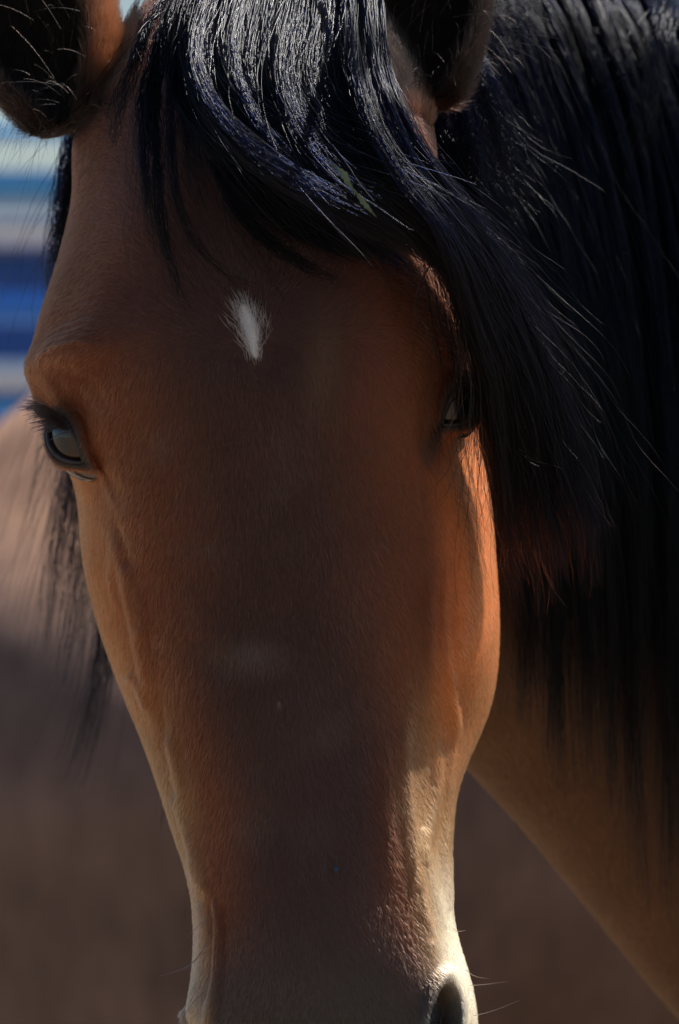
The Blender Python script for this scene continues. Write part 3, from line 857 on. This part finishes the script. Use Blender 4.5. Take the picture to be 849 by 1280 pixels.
# lie of the coat: out of a whorl by the star, then down the face
dx, dy = hx - 318, hy - 448; rr = np.hypot(dx, dy) + 1
up_ = sstep(470, 400, hy)
fx = lerp(dx / 420, dx / rr * .8, up_); fz = lerp(-1.0 * np.ones(NF), -dy / rr, up_)
fz = np.where(hy < 448, lerp(fz, -.5, sstep(110, 240, np.abs(dx))), fz)
stm = star_mask(hx, hy) * (1 + .40 * wob(R0, 60, 61)) + rng.normal(0, .30, NF); stq = (stm < 1.0) & (R0[:, 1] < .1); fx = np.where(stq, -.30 + (hx - 318) / 110 + rng.normal(0, .22, NF), fx); fz = np.where(stq, 1.0, fz)
back = R0[:, 1] > .15
Dv = np.stack([fx, .25 * np.ones(NF), fz], -1)
Dv[back] = np.array([.35, .25, -.8])
ears_ = ((hy + 14 * wob(R0, 25, 81) < np.where(hx < 250, 168 - .75 * np.maximum(hx - 72, 0), 150)) & ((hx < 170) | (hx > 445)) & ~back)
Dv[ears_] = np.array([0, -.1, 1.0])
Dv += rng.normal(0, .16, (NF, 3)) + (wob(R0, 30, 51) * .18)[:, None] * np.array([1.0, 0, 0])
Dv -= Nn * (Dv * Nn).sum(1)[:, None]; Dv /= np.linalg.norm(Dv, axis=1)[:, None] + 1e-9
ln = rng.uniform(.0022, .0052, NF)
ln = np.where(ears_, ln * 1.9, ln); ln = np.where(hy > 1100, ln * .75, ln)
st = stq
ln = np.where(st, rng.uniform(.0040, .0085, NF), ln)
Cc = np.where(st[:, None], np.array([.90, .90, .90]), Cc)
lift = np.where(ears_, .7, np.where(st, .28, .26)) * rng.uniform(.5, 1.5, NF)
t = np.linspace(0, 1, 4)[None, :, None]
P = R0[:, None] + ln[:, None, None] * (Dv[:, None] * t + Nn[:, None] * lift[:, None, None] * (t - .42 * t * t))
jit = (1 + .28 * rng.normal(0, 1, (NF, 1, 1))) * (1 + .20 * wob(R0, 14, 71) + .12 * wob(R0, 45, 72))[:, None, None]
colr = np.clip(Cc[:, None] * np.clip(jit, .35, 2.2) * (np.array([.85, 1, 1.05, 1.15])[None, :, None]), .003, .95)
hair_obj('coat_hair', P, np.where(st, 0.00013, .00008)[:, None] * np.array([1, .95, .75, .25])[None], colr, M_fur, H1)

# long hairs inside and at the edges of the ears
L = []
for (bx, by, yy, n, dx_, dz_) in ((80, 110, .055, 34, -.5, .6), (90, 30, .06, 24, -.3, .9), (525, 85, .06, 26, .35, .5), (510, 20, .06, 20, .2, .9), (45, 130, .08, 60, -.4, -.8), (600, 40, .08, 50, .7, .3)):
    g = W(bx + rng.normal(0, 24, n), by + rng.normal(0, 24, n), yy + rng.normal(0, .008, n))
    D0 = np.stack([dx_ + rng.normal(0, .35, n), -.35 + rng.normal(0, .2, n), dz_ + rng.normal(0, .35, n)], -1); ln_ = rng.uniform(.012, .03, n)
    t = np.linspace(0, 1, 7)[None, :, None]
    L.append(g[:, None] + D0[:, None] * ln_[:, None, None] * t + np.stack([0 * ln_, 0 * ln_, -.3 * ln_], -1)[:, None] * t ** 2)
P = np.concatenate(L); hair_obj('ear_hair', P, taper(P, .00007), hair_cols(P, (.004, .003, .0025), (.010, .005, .0035)), M_lash, H1)

# whiskers
wk = [((262, 1075), (272, 1098), (240, 1112)), ((268, 1140), (240, 1165), (232, 1174)), ((262, 1165), (245, 1200), (222, 1216)), ((255, 1240), (235, 1262), (222, 1290)), ((258, 1180), (238, 1205), (200, 1220)),
      ((566, 1160), (574, 1164), (582, 1163)), ((582, 1212), (596, 1221), (612, 1223)), ((588, 1232), (610, 1230), (634, 1227)), ((592, 1270), (620, 1262), (650, 1250)), ((520, 590), (545, 560), (585, 490)), ((300, 556), (290, 553), (280, 557)), ((420, 580), (470, 565), (545, 515))]
L = []
for a, b, c in wk:
    a_y = min(float(front_depth(np.array([a[0]]), np.array([a[1]]))[0]), .06)
    L.append(resample(np.array([W(a[0], a[1], a_y - .001), W(b[0], b[1], a_y - .008), W(c[0], c[1], a_y - .012)]), 12))
P = np.array(L); hair_obj('whiskers', P, taper(P, .00016), hair_cols(P, (.015, .012, .012), (.02, .018, .018)), M_lash, H1)

# ---------------------------------------------------------------- forelock
navy, brown = (.00008, .00022, .0020), (.0003, .00014, .00010)
fam = []
def add(P, r, root, tip, gam=1.5): fam.append((P, taper(P, r), hair_cols(P, root, tip, gam)))
HR = .00015
# lit sheet over the poll sweeping to the right
A0 = [(250, -45, .050), (224, 30, .016), (226, 95, -.009), (275, 170, -.029), (360, 232, -.041), (450, 275, -.036), (545, 325, -.018)]
A1 = [(425, -45, .050), (420, 30, .016), (412, 100, -.009), (420, 165, -.025), (455, 225, -.035), (520, 275, -.030), (575, 345, -.010)]
P = lay(family(A0, A1, 70, 140, .0044, .0040, M=44, jit=9, wave=.0026, trim=.45, fly=.05, cut=.45, micro=.00030)); add(P, HR, navy, navy)
# dark sheet beneath it, lying on the forehead
D0 = [(262, -40, .05), (240, 50, .03), (256, 140, .01), (282, 205, -.004), (318, 250, -.010), (380, 298, -.014), (470, 330, -.010)]
D1 = [(430, -40, .05), (425, 40, .03), (420, 120, .01), (440, 190, -.008), (490, 245, -.012), (545, 300, -.006), (580, 360, .01)]
P = lay(family(D0, D1, 40, 110, .0042, .0030, M=22, jit=6, wave=.003, trim=.5, fly=.06, cut=.22)); add(P, HR, navy, navy)
# heavy lock on the right, hanging past the eye
B0 = [(432, -45, .055), (436, 40, .024), (446, 110, -.012), (478, 200, -.027), (542, 290, -.026), (580, 380, -.008), (609, 480, .010), (620, 580, .022), (632, 690, .030), (652, 800, .032)]
B1 = [(460, -45, .055), (466, 40, .028), (482, 110, .002), (524, 205, -.002), (582, 285, .016), (640, 370, .036), (680, 450, .040), (712, 540, .042), (744, 640, .040), (752, 740, .036)]
P = lay(family(B0, B1, 150, 52, .0024, .0013, M=40, jit=6, dj=.010, wave=.0030, trim=.28, fly=.06, curl=.0018, cut=.30, micro=.0007)); add(P, HR, navy, brown, 2.2)
P = lay(family(B0, B1, 60, 8, .002, .005, M=34, jit=9, dj=.008, wave=.006, trim=.30, fly=.45, curl=.0042, cut=.22)); add(P, HR * .9, navy, (.012, .006, .004), 2.4)
# thin locks falling on the left of the forehead
for pts, n in (([(232, -30, .04), (198, 45, .012), (181, 110, 0), (177, 190, -.006), (186, 270, -.008), (205, 330, -.008)], 46),
               ([(238, -30, .04), (207, 50, .010), (196, 120, -.002), (194, 200, -.008), (206, 290, -.010), (236, 392, -.010)], 34),
               ([(246, -30, .04), (222, 55, .006), (214, 130, -.006), (216, 210, -.010), (240, 300, -.012), (300, 352, -.012), (352, 366, -.012)], 20),
               ([(252, -30, .04), (232, 60, .004), (236, 140, -.008), (240, 200, -.012), (262, 262, -.012)], 34),
               ([(228, -20, .04), (190, 40, .014), (172, 85, .006), (152, 140, .006), (148, 185, .004)], 30),
               ([(262, 200, -.014), (300, 270, -.016), (360, 320, -.016), (440, 356, -.012)], 26),
               ([(280, 230, -.014), (340, 300, -.016), (400, 340, -.014)], 22)):
    for rep in range(2):
        g = np.array(pts, float); g[:, 0] += rng.normal(0, 3, 1) + rng.normal(0, 2, len(g)); 
        P = lay(strands_from(resample(W(g[:, 0], g[:, 1], g[:, 2] - .008), 40), n, .0016, .0012, wave=.0034, fly=.12, trim=.4, curl=.0010, micro=.0008)); add(P, HR, navy, (.0003, .0003, .0004))
# loose strands beside the right eye
for pts, n in (([(560, 330, -.01), (578, 420, -.012), (582, 500, -.012), (572, 570, -.014), (548, 620, -.016), (535, 650, -.016)], 7),
               ([(540, 330, -.02), (520, 400, -.012), (548, 440, -.012), (575, 455, -.012)], 4),
               ([(585, 360, .0), (600, 470, .006), (612, 560, .012), (650, 625, .014)], 6)):
    P = strands_from(resample(W(*np.array(pts, float).T), 24), n, .001, .005, wave=.003, fly=.5, curl=.0015, trim=.3); add(P, HR, navy, (.05, .035, .03))
P_, R_, C_l = [], [], []
groups = {}
for P, r, c in fam: groups.setdefault(P.shape[1], []).append((P, r, c))
fore = bpy.data.objects.new('forelock', None); link(fore, H1); fore.location = (0, 0, 0)
first = True
def resamp_n(P, M):
    n = P.shape[1]
    if n == M: return P
    x = np.linspace(0, n - 1, M); i = np.clip(x.astype(int), 0, n - 2); f = (x - i)
    f = f[None, :, None] if P.ndim == 3 else f[None]
    return P[:, i] * (1 - f) + P[:, i + 1] * f
bpy.data.objects.remove(fore)
P = np.concatenate([resamp_n(p, 40) for p, r, c in fam]); R = np.concatenate([resamp_n(r, 40) for p, r, c in fam]); C = np.concatenate([resamp_n(c, 40) for p, r, c in fam])
nA = len(fam[0][0])
hair_obj('forelock', P[:nA], R[:nA], C[:nA], M_mane, H1)
hair_obj('forelock', P[nA:], R[nA:], C[nA:], M_lock, H1)
print('forelock', P.shape)

# ---------------------------------------------------------------- mane
fam = []
for q in range(70):                                    # under layer
    s0 = (q + rng.uniform()) / 70 * .85; m = 9; f = np.linspace(0, 1, m); th = -.15 + f * rng.uniform(1.6, 2.1) * np.interp(s0, [0, .3, .8], [1, 1.1, 1.4])
    g = neck(s0 + f * .02, np.minimum(th, 1.75), off=.007 + .003 * f); g[:, 2] -= np.maximum(th - 1.75, 0) * .24
    P = strands_from(resample(g, 26), 130, .010, .010, wave=.004, trim=.4)
    fam.append((P, taper(P, .00020), hair_cols(P, navy, (.0003, .0002, .0002))))
for q in range(400):                                   # near side, down the neck
    s0 = rng.uniform(.02, .80) ** .9 if q < 360 else rng.uniform(.0, .24); ln = rng.uniform(.75, 1.05) * np.interp(s0, [0, .15, .3, .5, .8], [1.05, 1.2, 1.25, 1.4, 1.4])
    m = 9; f = np.linspace(0, 1, m)
    th = -.25 + f * ln * 2.25; ss = s0 + f * .03 + np.cumsum(rng.normal(0, .0050, m))
    g = neck(ss, np.minimum(th, 1.75), off=.010 + .012 * rng.uniform() + .006 * f); g[:, 2] -= np.maximum(th - 1.75, 0) * .24
    P = strands_from(resample(g, 26), 50, .0036, .0026, wave=.004, trim=.45, fly=.08, micro=.0007)
    fam.append((P, taper(P, .00017), hair_cols(P, navy, (.0006, .0005, .0005))))
for q in range(22):                                    # far side, seen left of the face
    s0 = rng.uniform(.03, .34); m = 7; f = np.linspace(0, 1, m); ln = rng.uniform(.8, 1.3)
    g = neck(s0 + 0 * f, -f * 1.45, off=.012); g[:, 0] -= f * .02 + rng.normal(0, .006); g[:, 2] -= f ** 2 * (.12 + .22 * rng.uniform())
    P = strands_from(resample(g, 26), 36, .004, .006, wave=.006, trim=.4, fly=.1)
    fam.append((P, taper(P, .00018), hair_cols(P, navy, (.0006, .0005, .0005))))
for pts, n in (([(556, 40, .13), (596, 86, .12), (624, 165, .12), (650, 240, .12), (668, 290, .12)], 60), ([(566, 60, .13), (606, 120, .12), (640, 200, .12), (690, 268, .12)], 14),
               ([(560, 90, .13), (585, 170, .13), (600, 260, .13), (606, 340, .13)], 60), ([(846, -20, .26), (832, 50, .20), (818, 130, .19), (798, 215, .19)], 34),
               ([(120, 100, .16), (96, 200, .17), (84, 290, .18), (80, 350, .18), (90, 420, .18)], 130), ([(150, 55, .13), (185, 25, .12), (235, 0, .11), (260, 10, .10)], 120),
               ([(175, 60, .26), (150, 260, .30), (118, 460, .31), (92, 600, .31), (68, 740, .31), (58, 830, .31)], 120), ([(180, 60, .26), (160, 300, .29), (138, 480, .30), (116, 620, .30), (104, 740, .30), (84, 860, .30)], 120),
               ([(190, 60, .26), (170, 300, .28), (150, 560, .28), (142, 700, .29), (130, 840, .29), (92, 985, .30)], 130), ([(170, 60, .26), (130, 280, .30), (88, 480, .32), (62, 580, .32), (44, 690, .32)], 40)):
    for rep in range(2):
        g = np.array(pts, float); g[:, 0] += rng.normal(0, 5)
        P = strands_from(resample(W(*g.T), 26), n, .005, .007, wave=.005, trim=.45, fly=.2)
        fam.append((P, taper(P, .00016), hair_cols(P, navy, (.0012, .0009, .0008))))
P = np.concatenate([p for p, r, c in fam]); R = np.concatenate([r for p, r, c in fam]); C = np.concatenate([c for p, r, c in fam])
hair_obj('mane', P, R, C, M_neck, H1)
print('mane', P.shape)

# ---------------------------------------------------------------- small things caught in the coat
M_leaf = plain('dry_leaf', (.13, .19, .12), .6, noise=.5, scale=120, bump=.3)
lp = np.array([(412, 205), (420, 210), (430, 218), (436, 230), (446, 242), (455, 254), (462, 262), (471, 272)], float)
lw = np.array([.0002, .0007, .0017, .0009, .0006, .0012, .0006, .0002])
ctr = resample(W(lp[:, 0], lp[:, 1], np.array([-.056, -.058, -.060, -.060, -.059, -.058, -.057, -.054])), 40); wl = nspline(np.linspace(0, 1, 8), lw, np.linspace(0, 1, 40)).clip(.0002) * (1 + .25 * np.sin(np.arange(40) * 1.9))
sd_ = nrm((.75, -.25, .6))
rows_ = [np.stack([ctr + sd_ * (wl * k)[:, None] + np.array([0, -1, 0]) * (.0010 * abs(k) + o) for k in (-1, -.5, 0, .5, 1)], 1) for o in (0, .0004)]
ring = np.concatenate([rows_[0], rows_[1][:, ::-1]], 1)
lf = mesh_np('leaf_scrap', *loft_mesh(ring), M_leaf)
tag(lf, 'small ragged green leaf scrap caught in the black forelock', 'leaf')
M_speck = plain('blue_speck', (.008, .03, .07), .4)
V, F = sphere((0, 0, 0), 1.0, 14, 10)
V = V * np.array([.0014, .0006, .0016]) * (1 + .25 * wob(V, .5, 8))[:, None]
fy = float(front_depth(np.array([420.]), np.array([1087.]))[0])
tag(mesh_np('speck', V + W(420, 1087, fy - .001), F, M_speck), 'tiny blue speck stuck to the dark coat low on the nose', 'speck')
